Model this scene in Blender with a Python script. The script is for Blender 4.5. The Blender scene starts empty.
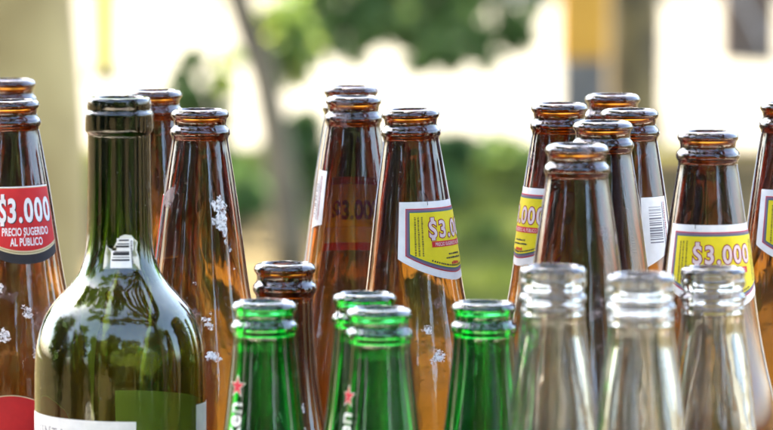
import bpy, math, random
import numpy as np
from mathutils import Vector

random.seed(7)
rng = np.random.default_rng(7)
S = bpy.context.scene
COL = S.collection
R = math.radians

# ------------------------------------------------------------------ camera
CAM_Z, PITCH, FPX = 0.460, R(5.07), 5500.0
cd = bpy.data.cameras.new("camera")
cam = bpy.data.objects.new("camera", cd)
COL.objects.link(cam)
cam.location = (0, 0, CAM_Z)
cam.rotation_euler = (math.pi / 2 - PITCH, 0, 0)
cd.sensor_width = 36.0
cd.lens = 36.0 * FPX / 773.0
cd.clip_start, cd.clip_end = 0.1, 3000
cd.dof.use_dof = True
cd.dof.focus_distance = 2.52
cd.dof.aperture_fstop = 18.0
cd.dof.aperture_blades = 0
S.camera = cam

# ------------------------------------------------------------------ light
SUN_EL, SUN_AZ = R(58), R(-35)          # azimuth from +Y (away from the camera) towards +X
w = bpy.data.worlds.new("World")
S.world = w
w.use_nodes = True
wn = w.node_tree
sky = wn.nodes.new("ShaderNodeTexSky")
sky.sky_type = 'NISHITA'
sky.sun_disc = False
sky.sun_elevation = SUN_EL
sky.sun_rotation = SUN_AZ
sky.air_density, sky.dust_density, sky.ozone_density = 1.0, 4.0, 1.0
bg = wn.nodes["Background"]
wn.links.new(sky.outputs[0], bg.inputs[0])
bg.inputs[1].default_value = 0.15
sd = bpy.data.lights.new("sun", 'SUN')
sd.energy, sd.angle, sd.color = 4.5, R(0.53), (1.0, 0.91, 0.76)
sun = bpy.data.objects.new("sun", sd)
COL.objects.link(sun)
sdir = Vector((math.sin(SUN_AZ) * math.cos(SUN_EL), math.cos(SUN_AZ) * math.cos(SUN_EL), math.sin(SUN_EL)))
sun.rotation_euler = (-sdir).to_track_quat('-Z', 'Y').to_euler()
sun.location = (0, 0, 30)
S.view_settings.view_transform = 'Standard'
S.view_settings.look = 'None'
S.view_settings.exposure = 3.95
S.view_settings.gamma = 1
S.view_settings.use_curve_mapping = False
cy = S.cycles
cy.max_bounces, cy.transmission_bounces, cy.glossy_bounces, cy.diffuse_bounces = 40, 36, 12, 3
cy.transparent_max_bounces = 12
cy.sample_clamp_indirect = 6.0
cy.blur_glossy = 0.3
cy.use_denoising = True
try:
    cy.denoiser = 'OPENIMAGEDENOISE'
except Exception:
    pass

# ------------------------------------------------------------------ helpers
def px_point(px, py, D):
    """real point at depth D along the view axis seen at photo pixel px, py (773 x 430)"""
    f = Vector((0, math.cos(PITCH), -math.sin(PITCH)))
    u = Vector((0, math.sin(PITCH), math.cos(PITCH)))
    return Vector((0, 0, CAM_Z)) + D * (f + Vector((1, 0, 0)) * ((px - 386.5) / FPX) - u * ((py - 215) / FPX))

GZ = -2.10                                   # garden level, below the terrace
def ground_at(px, py):
    a = PITCH + math.atan((py - 215) / FPX)
    y = (CAM_Z - GZ) / math.tan(a)
    return ((px - 386.5) / FPX * y, y)

def tag(o, label=None, cat=None, group=None, kind=None):
    if label: o['label'] = label
    if cat: o['category'] = cat
    if group: o['group'] = group
    if kind: o['kind'] = kind
    return o

def empty(name, loc):
    o = bpy.data.objects.new(name, None)
    o.empty_display_size = 0.05
    o.location = loc
    COL.objects.link(o)
    return o

def link_mesh(name, me, mats, parent=None):
    o = bpy.data.objects.new(name, me)
    for m in (mats if isinstance(mats, (list, tuple)) else [mats]):
        if m.name not in [x.name for x in me.materials if x]:
            me.materials.append(m)
    COL.objects.link(o)
    if parent is not None:
        o.parent = parent
    return o

def np_mesh(name, verts, faces, smooth=False, midx=None):
    """verts (n,3); faces (m,k) int array"""
    verts = np.asarray(verts, dtype=np.float32)
    faces = np.asarray(faces, dtype=np.int32)
    m, k = faces.shape
    me = bpy.data.meshes.new(name)
    me.vertices.add(len(verts)); me.vertices.foreach_set("co", verts.ravel())
    me.loops.add(m * k); me.loops.foreach_set("vertex_index", faces.ravel())
    me.polygons.add(m); me.polygons.foreach_set("loop_start", np.arange(0, m * k, k, dtype=np.int32))
    if smooth:
        me.polygons.foreach_set("use_smooth", np.ones(m, dtype=bool))
    if midx is not None:
        me.polygons.foreach_set("material_index", np.asarray(midx, dtype=np.int32))
    me.update(calc_edges=True)
    return me

class MB:
    """collects faces of several materials into ONE mesh"""
    def __init__(s): s.v, s.f, s.m = [], [], []
    def add(s, vs, fs, mi=0):
        o = len(s.v); s.v += [tuple(v) for v in vs]
        for f in fs: s.f.append(tuple(i + o for i in f)); s.m.append(mi)
    def box(s, c, d, mi=0, rot=None):
        vs = []
        for z in (-1, 1):
            for y in (-1, 1):
                for x in (-1, 1):
                    p = Vector((x * d[0] / 2, y * d[1] / 2, z * d[2] / 2))
                    if rot: p = rot @ p
                    vs.append(p + Vector(c))
        s.add(vs, [(0, 2, 3, 1), (4, 5, 7, 6), (0, 1, 5, 4), (2, 6, 7, 3), (0, 4, 6, 2), (1, 3, 7, 5)], mi)
    def tube(s, pts, rad, n=10, mi=0, cap=True):
        pts = [Vector(p) for p in pts]
        base = len(s.v)
        for i, p in enumerate(pts):
            t = (pts[min(i + 1, len(pts) - 1)] - pts[max(i - 1, 0)]).normalized()
            a = t.orthogonal().normalized() if abs(t.z) < 0.95 else Vector((1, 0, 0))
            a = (a - t * a.dot(t)).normalized(); b = t.cross(a)
            for k in range(n):
                th = 2 * math.pi * k / n
                s.v.append(tuple(p + (a * math.cos(th) + b * math.sin(th)) * rad[i]))
        for i in range(len(pts) - 1):
            for k in range(n):
                q = base + i * n
                s.f.append((q + k, q + (k + 1) % n, q + n + (k + 1) % n, q + n + k)); s.m.append(mi)
        if cap:
            s.f.append(tuple(base + k for k in reversed(range(n)))); s.m.append(mi)
            q = base + (len(pts) - 1) * n
            s.f.append(tuple(q + k for k in range(n))); s.m.append(mi)
    def build(s, name, mats, parent=None, smooth=False, bevel=0):
        me = bpy.data.meshes.new(name)
        me.from_pydata(s.v, [], s.f)
        me.polygons.foreach_set("material_index", s.m)
        if smooth: me.polygons.foreach_set("use_smooth", [True] * len(s.f))
        me.update()
        o = link_mesh(name, me, mats, parent)
        if bevel:
            b = o.modifiers.new("bevel", 'BEVEL'); b.width = bevel; b.segments = 2; b.limit_method = 'ANGLE'
        return o

# ------------------------------------------------------------------ materials
def mat(name):
    m = bpy.data.materials.new(name); m.use_nodes = True
    nt = m.node_tree; nt.nodes.clear()
    out = nt.nodes.new("ShaderNodeOutputMaterial")
    return m, nt, out

def noisy(name, c1, c2, scale=5.0, rough=0.8, bump=0.0, spec=0.3, detail=6, stretch=(1, 1, 1), lo=0.35, hi=0.65, trans=0.0):
    m, nt, out = mat(name)
    L, N = nt.links.new, nt.nodes.new
    tc = N("ShaderNodeTexCoord"); mp = N("ShaderNodeMapping"); mp.inputs['Scale'].default_value = stretch
    L(tc.outputs['Object'], mp.inputs['Vector'])
    nz = N("ShaderNodeTexNoise"); nz.inputs['Scale'].default_value = scale; nz.inputs['Detail'].default_value = detail
    L(mp.outputs[0], nz.inputs['Vector'])
    cr = N("ShaderNodeValToRGB")
    cr.color_ramp.elements[0].position, cr.color_ramp.elements[1].position = lo, hi
    cr.color_ramp.elements[0].color, cr.color_ramp.elements[1].color = (*c1, 1), (*c2, 1)
    L(nz.outputs[0], cr.inputs[0])
    p = N("ShaderNodeBsdfPrincipled")
    L(cr.outputs[0], p.inputs['Base Color'])
    p.inputs['Roughness'].default_value = rough
    p.inputs['Specular IOR Level'].default_value = spec
    if bump:
        b = N("ShaderNodeBump"); b.inputs['Strength'].default_value = bump; b.inputs['Distance'].default_value = 0.02
        L(nz.outputs[0], b.inputs['Height']); L(b.outputs[0], p.inputs['Normal'])
    if trans:
        t = N("ShaderNodeBsdfTranslucent"); L(cr.outputs[0], t.inputs['Color'])
        x = N("ShaderNodeMixShader"); x.inputs[0].default_value = trans
        L(p.outputs[0], x.inputs[1]); L(t.outputs[0], x.inputs[2]); L(x.outputs[0], out.inputs[0])
    else:
        L(p.outputs[0], out.inputs[0])
    return m

def leafmat(name, dark, mid, light):
    m, nt, out = mat(name)
    L, N = nt.links.new, nt.nodes.new
    at = N("ShaderNodeAttribute"); at.attribute_name = "tint"
    cr = N("ShaderNodeValToRGB")
    e = cr.color_ramp.elements
    e[0].color, e[1].color = (*dark, 1), (*light, 1)
    x = e.new(0.5); x.color = (*mid, 1)
    L(at.outputs['Fac'], cr.inputs[0])
    d = N("ShaderNodeBsdfPrincipled"); d.inputs['Roughness'].default_value = 0.5
    L(cr.outputs[0], d.inputs['Base Color']); d.inputs['Specular IOR Level'].default_value = 0.15
    t = N("ShaderNodeBsdfTranslucent"); L(cr.outputs[0], t.inputs['Color'])
    mx = N("ShaderNodeMixShader"); mx.inputs[0].default_value = 0.4
    L(d.outputs[0], mx.inputs[1]); L(t.outputs[0], mx.inputs[2]); L(mx.outputs[0], out.inputs[0])
    return m

def glassmat(name, sigma, dust=(0.02, 0.07), dustcol=(0.55, 0.5, 0.5), wet=None, wavy=0.25, rough=0.0, sky_glints=0.0, film=0.12):
    """clear IOR 1.5 glass that absorbs sigma (r,g,b per metre) along the real path in its wall, with a film of dust outside"""
    m, nt, out = mat(name)
    L, N = nt.links.new, nt.nodes.new
    tc = N("ShaderNodeTexCoord"); oi = N("ShaderNodeObjectInfo")
    off = N("ShaderNodeVectorMath"); off.operation = 'SCALE'
    cmb = N("ShaderNodeCombineXYZ")
    for k in range(3): L(oi.outputs['Random'], cmb.inputs[k])
    L(cmb.outputs[0], off.inputs[0]); off.inputs['Scale'].default_value = 7.0
    add = N("ShaderNodeVectorMath"); add.operation = 'ADD'
    L(tc.outputs['Object'], add.inputs[0]); L(off.outputs[0], add.inputs[1])
    inner = N("ShaderNodeAttribute"); inner.attribute_name = "inner"
    # long vertical streaks of film
    mp = N("ShaderNodeMapping"); mp.inputs['Scale'].default_value = (1, 1, 0.06)
    L(add.outputs[0], mp.inputs[0])
    n1 = N("ShaderNodeTexNoise"); n1.inputs['Scale'].default_value = 260; n1.inputs['Detail'].default_value = 4
    L(mp.outputs[0], n1.inputs['Vector'])
    n2 = N("ShaderNodeTexNoise"); n2.inputs['Scale'].default_value = 55; n2.inputs['Detail'].default_value = 6
    L(add.outputs[0], n2.inputs['Vector'])
    n3 = N("ShaderNodeTexNoise"); n3.inputs['Scale'].default_value = 900; n3.inputs['Detail'].default_value = 2
    L(add.outputs[0], n3.inputs['Vector'])
    mul = N("ShaderNodeMath"); mul.operation = 'MULTIPLY'
    L(n1.outputs[0], mul.inputs[0]); L(n2.outputs[0], mul.inputs[1])
    mr = N("ShaderNodeMapRange")
    mr.inputs['From Min'].default_value, mr.inputs['From Max'].default_value = 0.16, 0.42
    mr.inputs['To Min'].default_value, mr.inputs['To Max'].default_value = dust
    L(mul.outputs[0], mr.inputs['Value'])
    sp = N("ShaderNodeMapRange")                                   # small dried specks
    sp.inputs['From Min'].default_value, sp.inputs['From Max'].default_value = 0.70, 0.76
    sp.inputs['To Min'].default_value, sp.inputs['To Max'].default_value = 0.0, 0.35
    L(n3.outputs[0], sp.inputs['Value'])
    ad = N("ShaderNodeMath"); ad.operation = 'ADD'
    L(mr.outputs[0], ad.inputs[0]); L(sp.outputs[0], ad.inputs[1])
    if sky_glints:                                                      # white flecks paint the bright sky gaps mirrored in the glass
        n6 = N("ShaderNodeTexNoise"); n6.inputs['Scale'].default_value = 48; n6.inputs['Detail'].default_value = 7
        n6.inputs['Roughness'].default_value = 0.62
        L(add.outputs[0], n6.inputs['Vector'])
        sf = N("ShaderNodeMapRange")
        sf.inputs['From Min'].default_value, sf.inputs['From Max'].default_value = 0.635, 0.69
        sf.inputs['To Min'].default_value, sf.inputs['To Max'].default_value = 0.0, sky_glints
        L(n6.outputs[0], sf.inputs['Value'])
        a2 = N("ShaderNodeMath"); a2.operation = 'ADD'
        L(ad.outputs[0], a2.inputs[0]); L(sf.outputs[0], a2.inputs[1]); ad = a2
    om = N("ShaderNodeMath"); om.operation = 'SUBTRACT'; om.inputs[0].default_value = 1.0
    L(inner.outputs['Fac'], om.inputs[1])
    fo = N("ShaderNodeMath"); fo.operation = 'MULTIPLY'; fo.use_clamp = True
    L(ad.outputs[0], fo.inputs[0]); L(om.outputs[0], fo.inputs[1])
    lw = N("ShaderNodeLayerWeight"); lw.inputs['Blend'].default_value = 0.5
    p3 = N("ShaderNodeMath"); p3.operation = 'POWER'; p3.inputs[1].default_value = 4.0; L(lw.outputs['Facing'], p3.inputs[0])
    k3 = N("ShaderNodeMath"); k3.operation = 'MULTIPLY_ADD'; k3.inputs[1].default_value = 9.0; k3.inputs[2].default_value = 1.0
    L(p3.outputs[0], k3.inputs[0])
    fo2 = N("ShaderNodeMath"); fo2.operation = 'MULTIPLY'; fo2.use_clamp = True
    L(fo.outputs[0], fo2.inputs[0]); L(k3.outputs[0], fo2.inputs[1]); fo = fo2
    # wavy blown glass outside; drops of the last drink inside
    bh = N("ShaderNodeBump"); bh.inputs['Strength'].default_value = wavy; bh.inputs['Distance'].default_value = 0.0006
    mp2 = N("ShaderNodeMapping"); mp2.inputs['Scale'].default_value = (1, 1, 0.22)
    L(add.outputs[0], mp2.inputs[0])
    n4 = N("ShaderNodeTexNoise"); n4.inputs['Scale'].default_value = 85; n4.inputs['Detail'].default_value = 2
    L(mp2.outputs[0], n4.inputs['Vector']); L(n4.outputs[0], bh.inputs['Height'])
    g = N("ShaderNodeBsdfGlass"); g.inputs['IOR'].default_value = 1.5; g.inputs['Roughness'].default_value = rough
    if wet:
        zlo, zhi, amt = wet
        sx = N("ShaderNodeSeparateXYZ"); L(tc.outputs['Object'], sx.inputs[0])
        z = N("ShaderNodeMapRange"); z.inputs['From Min'].default_value = zhi; z.inputs['From Max'].default_value = zlo
        z.inputs['To Min'].default_value, z.inputs['To Max'].default_value = 0.0, 1.0
        L(sx.outputs[2], z.inputs['Value'])
        zi = N("ShaderNodeMath"); zi.operation = 'MULTIPLY'
        L(z.outputs[0], zi.inputs[0]); L(inner.outputs['Fac'], zi.inputs[1])
        vo = N("ShaderNodeTexVoronoi"); vo.inputs['Scale'].default_value = 210
        L(add.outputs[0], vo.inputs['Vector'])
        n5 = N("ShaderNodeTexNoise"); n5.inputs['Scale'].default_value = 70; n5.inputs['Detail'].default_value = 1
        L(add.outputs[0], n5.inputs['Vector'])
        vs = N("ShaderNodeMath"); vs.operation = 'MULTIPLY_ADD'
        dm = N("ShaderNodeMapRange"); dm.interpolation_type = 'SMOOTHSTEP'
        dm.inputs['From Min'].default_value, dm.inputs['From Max'].default_value = 0.02, 0.34
        dm.inputs['To Min'].default_value, dm.inputs['To Max'].default_value = 1.0, 0.0
        L(vo.outputs['Distance'], dm.inputs['Value'])
        L(dm.outputs[0], vs.inputs[0]); vs.inputs[1].default_value = 0.12; L(n5.outputs[0], vs.inputs[2])
        rg = N("ShaderNodeMath"); rg.operation = 'MULTIPLY'; rg.inputs[1].default_value = film
        L(zi.outputs[0], rg.inputs[0]); L(rg.outputs[0], g.inputs['Roughness'])
        b2 = N("ShaderNodeBump"); b2.inputs['Distance'].default_value = 0.0016
        st = N("ShaderNodeMath"); st.operation = 'MULTIPLY'; st.inputs[1].default_value = amt
        L(zi.outputs[0], st.inputs[0]); L(st.outputs[0], b2.inputs['Strength'])
        L(vs.outputs[0], b2.inputs['Height']); L(bh.outputs[0], b2.inputs['Normal'])
        L(b2.outputs[0], g.inputs['Normal'])
    else:
        L(bh.outputs[0], g.inputs['Normal'])
    df = N("ShaderNodeBsdfDiffuse"); df.inputs['Color'].default_value = (*dustcol, 1)
    mx = N("ShaderNodeMixShader")
    tl = N("ShaderNodeBsdfTranslucent"); tl.inputs['Color'].default_value = (*dustcol, 1)   # thin film: light comes through it too
    dm2 = N("ShaderNodeMixShader"); dm2.inputs[0].default_value = 0.5
    L(df.outputs[0], dm2.inputs[1]); L(tl.outputs[0], dm2.inputs[2])
    L(fo.outputs[0], mx.inputs[0]); L(g.outputs[0], mx.inputs[1]); L(dm2.outputs[0], mx.inputs[2])
    L(mx.outputs[0], out.inputs[0])
    dn = max(sigma) / 0.98
    va = N("ShaderNodeVolumeAbsorption")
    va.inputs['Color'].default_value = tuple(1 - s / dn for s in sigma) + (1,)
    va.inputs['Density'].default_value = dn
    L(va.outputs[0], out.inputs['Volume'])
    return m

def paper(name, col, trans=0.32, rough=0.55):
    m, nt, out = mat(name)
    L, N = nt.links.new, nt.nodes.new
    tc = N("ShaderNodeTexCoord")
    nz = N("ShaderNodeTexNoise"); nz.inputs['Scale'].default_value = 300; nz.inputs['Detail'].default_value = 5
    L(tc.outputs['Object'], nz.inputs['Vector'])
    mr = N("ShaderNodeMapRange"); mr.inputs['To Min'].default_value = 0.86; mr.inputs['To Max'].default_value = 1.06
    L(nz.outputs[0], mr.inputs['Value'])
    sc = N("ShaderNodeVectorMath"); sc.operation = 'SCALE'; sc.inputs[0].default_value = col
    L(mr.outputs[0], sc.inputs['Scale'])
    nf = N("ShaderNodeTexNoise"); nf.inputs['Scale'].default_value = 70; nf.inputs['Detail'].default_value = 4
    L(tc.outputs['Object'], nf.inputs['Vector'])
    mf = N("ShaderNodeMapRange"); mf.inputs['From Min'].default_value = 0.3; mf.inputs['From Max'].default_value = 0.7
    mf.inputs['To Min'].default_value = 0.84; mf.inputs['To Max'].default_value = 1.04
    L(nf.outputs[0], mf.inputs['Value'])
    mm = N("ShaderNodeMath"); mm.operation = 'MULTIPLY'; L(mr.outputs[0], mm.inputs[0]); L(mf.outputs[0], mm.inputs[1])
    L(mm.outputs[0], sc.inputs['Scale'])
    d = N("ShaderNodeBsdfPrincipled"); d.inputs['Roughness'].default_value = rough
    d.inputs['Specular IOR Level'].default_value = 0.3
    bm = N("ShaderNodeBump"); bm.inputs['Strength'].default_value = 0.35; bm.inputs['Distance'].default_value = 0.001
    L(nf.outputs[0], bm.inputs['Height']); L(bm.outputs[0], d.inputs['Normal'])
    L(sc.outputs[0], d.inputs['Base Color'])
    if trans:
        t = N("ShaderNodeBsdfTranslucent"); L(sc.outputs[0], t.inputs['Color'])
        x = N("ShaderNodeMixShader"); x.inputs[0].default_value = trans
        L(d.outputs[0], x.inputs[1]); L(t.outputs[0], x.inputs[2]); L(x.outputs[0], out.inputs[0])
    else:
        L(d.outputs[0], out.inputs[0])
    return m

AMBER = glassmat("amber_glass", (430, 710, 1350), dust=(0.008, 0.05), dustcol=(0.36, 0.30, 0.30), wet=(0.165, 0.215, 0.16), wavy=0.55, sky_glints=0.55)
AMBER_S = glassmat("amber_glass_small", (430, 700, 1350), dust=(0.008, 0.045), dustcol=(0.36, 0.30, 0.30), wet=(0.10, 0.20, 0.2), wavy=0.35)
GREEN = glassmat("green_glass", (700, 190, 520), dust=(0.002, 0.02), dustcol=(0.5, 0.55, 0.5), wavy=0.35, wet=(0.06, 0.18, 0.3))
CLEAR = glassmat("clear_glass", (112, 108, 114), dust=(0.02, 0.10), dustcol=(0.215, 0.21, 0.20), wavy=0.7, wet=(0.10, 0.235, 0.25))
OLIVE = glassmat("olive_glass", (860, 680, 1550), dust=(0.0, 0.012), dustcol=(0.5, 0.5, 0.45), wavy=0.12)

P_WHITE = paper("white_paper", (0.88, 0.86, 0.82))
P_YELLOW = paper("yellow_print", (0.86, 0.68, 0.012))
P_RED = paper("red_print", (0.62, 0.025, 0.025))
P_DKRED = paper("dark_red_print", (0.33, 0.02, 0.03))
P_PINK = paper("pale_pink_print", (0.78, 0.62, 0.60))
P_TEAL = paper("teal_print", (0.05, 0.16, 0.17))
P_MAUVE = paper("mauve_print", (0.22, 0.13, 0.20))
P_INK = paper("black_ink", (0.03, 0.028, 0.03))
P_GREY = paper("grey_ink", (0.22, 0.21, 0.23))
P_OLIVE = paper("olive_ink", (0.25, 0.19, 0.02))
P_CREAM = paper("cream_print", (0.75, 0.62, 0.36))
P_STAR = paper("star_red_print", (0.55, 0.03, 0.05))
P_BONE = paper("bone_paper", (0.74, 0.72, 0.62))
P_FLECK = paper("paper_and_glint_fleck", (0.88, 0.85, 0.82))
_nt = P_FLECK.node_tree; _L, _N = _nt.links.new, _nt.nodes.new              # fibres, thin at the edges; painted sky glints share it
_o = next(n for n in _nt.nodes if n.type == 'OUTPUT_MATERIAL'); _src = _o.inputs[0].links[0].from_socket
_tc = _N("ShaderNodeTexCoord"); _nz = _N("ShaderNodeTexNoise"); _nz.inputs['Scale'].default_value = 700; _nz.inputs['Detail'].default_value = 6
_L(_tc.outputs['Object'], _nz.inputs['Vector'])
_mr = _N("ShaderNodeMapRange"); _mr.inputs['From Min'].default_value = 0.34; _mr.inputs['From Max'].default_value = 0.58
_L(_nz.outputs[0], _mr.inputs['Value'])
_tr = _N("ShaderNodeBsdfTransparent"); _mx = _N("ShaderNodeMixShader")
_L(_mr.outputs[0], _mx.inputs[0]); _L(_tr.outputs[0], _mx.inputs[1]); _L(_src, _mx.inputs[2]); _L(_mx.outputs[0], _o.inputs[0])

# ------------------------------------------------------------------ bottle profiles (mm below the lip, radius)
def smooth_profile(pts, n=4):
    pts = [np.array(p, float) for p in pts]
    out = []
    for i in range(len(pts) - 1):
        p0, p1, p2, p3 = pts[max(i - 1, 0)], pts[i], pts[i + 1], pts[min(i + 2, len(pts) - 1)]
        d1 = min(np.linalg.norm(p2 - p1), np.linalg.norm(p1 - p0) or 1e9); d2 = np.linalg.norm(p2 - p1)
        m1 = (p2 - p0) / (np.linalg.norm(p2 - p0) + 1e-9) * d1 if i else (p2 - p1)
        m2 = (p3 - p1) / (np.linalg.norm(p3 - p1) + 1e-9) * min(d2, np.linalg.norm(p3 - p2) or 1e9)
        for k in range(n):
            t = k / n
            h = (2*t**3 - 3*t**2 + 1) * p1 + (t**3 - 2*t**2 + t) * m1 + (-2*t**3 + 3*t**2) * p2 + (t**3 - t**2) * m2
            out.append(h)
    out.append(pts[-1])
    return out

LIP_CROWN = [(0, 10.6), (0.25, 11.7), (1.1, 12.9), (2.4, 13.5), (3.7, 13.2), (4.7, 12.5), (6.2, 12.2), (7.6, 12.3), (8.6, 12.9), (9.6, 13.7), (10.8, 14.0), (12.0, 13.9), (13.1, 13.3)]
KINDS = {
    'big': dict(H=287, tb=1.15, prof=LIP_CROWN + [(14.2, 13.0), (17, 13.35), (28, 15.15), (42.6, 17.35), (60, 19.6), (78, 21.9), (90, 23.7), (105, 26.6), (118, 29.6), (130, 31.5), (142, 32.2), (160, 32.3), (270, 32.3), (281, 31.4), (286, 28), (287, 24)], t=3.0, bore=9.3),
    'small': dict(H=228, tb=2.0, prof=LIP_CROWN + [(14.2, 12.7), (17, 12.3), (30, 12.7), (44, 13.6), (60, 15.4), (73.5, 17.8), (90, 22), (105, 26.5), (118, 29.6), (130, 30.4), (145, 30.5), (215, 30.5), (223, 29.6), (227, 26.5), (228, 22)], t=3.0, bore=9.3),
    'green': dict(H=224, tb=2.3, prof=LIP_CROWN + [(14.2, 12.9), (17, 12.9), (30, 14.1), (42, 15.4), (54, 16.8), (70, 19.4), (85, 23.2), (98, 27.6), (108, 30), (120, 30.5), (140, 30.5), (212, 30.5), (219, 29.4), (223, 26), (224, 21)], t=3.0, bore=9.3),
    'clear': dict(H=244, tb=2.2, prof=[(0, 11.2), (0.4, 12.4), (1.3, 13.2), (2.4, 13.5), (3.6, 13.2), (4.5, 13.05), (5.6, 13.4), (7.0, 13.5), (8.4, 13.2), (9.4, 12.6), (10.6, 12.6), (11.4, 13.2), (12.6, 13.8), (13.8, 13.6), (14.8, 12.9), (16.2, 12.7), (17.2, 13.1), (18.4, 13.2), (19.6, 12.9), (22, 13.0), (30, 13.9), (39.5, 15.3), (52, 16.7), (67, 18.0), (82, 20.4), (98, 24.4), (112, 28), (124, 29.8), (136, 30.2), (230, 30.2), (238, 29.2), (243, 26), (244, 22)], t=3.4, bore=9.0),
    'wine': dict(H=300, tb=1.2, prof=[(0, 12.6), (0.3, 13.3), (1.2, 13.8), (3, 14.0), (5.2, 13.9), (6.0, 14.1), (6.5, 14.6), (7.4, 14.85), (14.2, 14.85), (15.2, 14.5), (15.9, 13.9), (17, 13.7), (30, 13.8), (48, 14.0), (60, 14.3), (69, 15.2), (76, 17.5), (81, 20.6), (86, 25.2), (91, 29.6), (96, 32.7), (103, 35.3), (112, 37.0), (124, 37.5), (140, 37.5), (288, 37.5), (295, 36), (299, 32), (300, 27)], t=2.7, bore=9.6),
}

def bottle_mesh(name, k, seg=112):
    H, t, bore = k['H'], k['t'], k['bore']
    outer = smooth_profile(k['prof'], 4)                              # lip -> base
    k['outer'] = outer
    ring = [p for p in outer]
    # inner: bore at the lip, then the smoothed outer wall less its thickness
    inner = [(0.0, bore + 0.9), (0.5, bore + 0.35), (1.4, bore), (8, bore), (16, bore + 0.25)]
    zz = np.array([p[0] for p in outer]); rr = np.array([p[1] for p in outer])
    order = np.argsort(zz)
    for z in np.concatenate([np.arange(20, H - 22, 3.0)]):
        base = np.interp(z, zz[order], rr[order])
        tt = k['tb'] + (t - k['tb'] + 0.9) * math.exp(-((z - 16) / 46.0) ** 2)
        inner.append((z, max(base - tt, bore + 0.2)))
    rb = inner[-1][1]
    for a in (20, 40, 60, 78):
        inner.append((H - 22 + 14 * math.sin(R(a)), rb - 14 * (1 - math.cos(R(a)))))
    inner.append((H - 7.6, rb * 0.3))
    prof, flag = [], []
    base_in = [(H - 0.5, k['prof'][-1][1] - 2.5), (H - 3.0, k['prof'][-1][1] - 8), (H - 4.5, 6.0)]
    for p in reversed(base_in): prof.append(p); flag.append(0)
    for p in reversed(ring): prof.append((p[0], p[1])); flag.append(0)
    for p in inner: prof.append(p); flag.append(1)
    n = len(prof)
    th = np.linspace(0, 2 * math.pi, seg, endpoint=False)
    V = np.zeros((n * seg + 2, 3)); A = np.zeros(n * seg + 2)
    for i, (z, r) in enumerate(prof):
        V[i*seg:(i+1)*seg, 0] = r * np.cos(th); V[i*seg:(i+1)*seg, 1] = r * np.sin(th); V[i*seg:(i+1)*seg, 2] = H - z
        A[i*seg:(i+1)*seg] = flag[i]
    V[-2] = (0, 0, 4.7); V[-1] = (0, 0, 7.6); A[-1] = 1
    V *= 0.001
    me = bpy.data.meshes.new(name)
    F = []
    for i in range(n - 1):
        for j in range(seg):
            F.append((i*seg + j, i*seg + (j+1) % seg, (i+1)*seg + (j+1) % seg, (i+1)*seg + j))
    for j in range(seg):
        F.append((n*seg, (j+1) % seg, j))
        F.append((n*seg + 1, (n-1)*seg + j, (n-1)*seg + (j+1) % seg))
    me.from_pydata(V.tolist(), [], F)
    me.polygons.foreach_set("use_smooth", [True] * len(F))
    at = me.attributes.new("inner", 'FLOAT', 'POINT')
    at.data.foreach_set("value", A.astype(np.float32))
    me.update()
    return me

def radius(k, dz):
    o = k['outer']
    zz = [p[0] for p in o]; rr = [p[1] for p in o]
    idx = np.argsort(zz)
    return float(np.interp(dz, np.array(zz)[idx], np.array(rr)[idx]))

# ------------------------------------------------------------------ text and labels in (u, v) millimetres
_tc_cache = {}
def text2d(s, size, bold=0.0, xs=1.0, space=1.0):
    key = (s, size, bold, xs, space)
    if key in _tc_cache: return _tc_cache[key]
    c = bpy.data.curves.new("lettering", 'FONT')
    c.body, c.size, c.offset, c.space_character = s, size, bold, space
    c.align_x, c.align_y = 'CENTER', 'BOTTOM_BASELINE'
    c.resolution_u = 4
    o = bpy.data.objects.new("lettering", c); COL.objects.link(o)
    dg = bpy.context.evaluated_depsgraph_get()
    me = bpy.data.meshes.new_from_object(o.evaluated_get(dg))
    vs = [(v.co.x * xs, v.co.y) for v in me.vertices]
    me.calc_loop_triangles()
    fs = [tuple(t.vertices) for t in me.loop_triangles]
    bpy.data.objects.remove(o); bpy.data.curves.remove(c); bpy.data.meshes.remove(me)
    _tc_cache[key] = (vs, fs)
    return vs, fs

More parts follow.
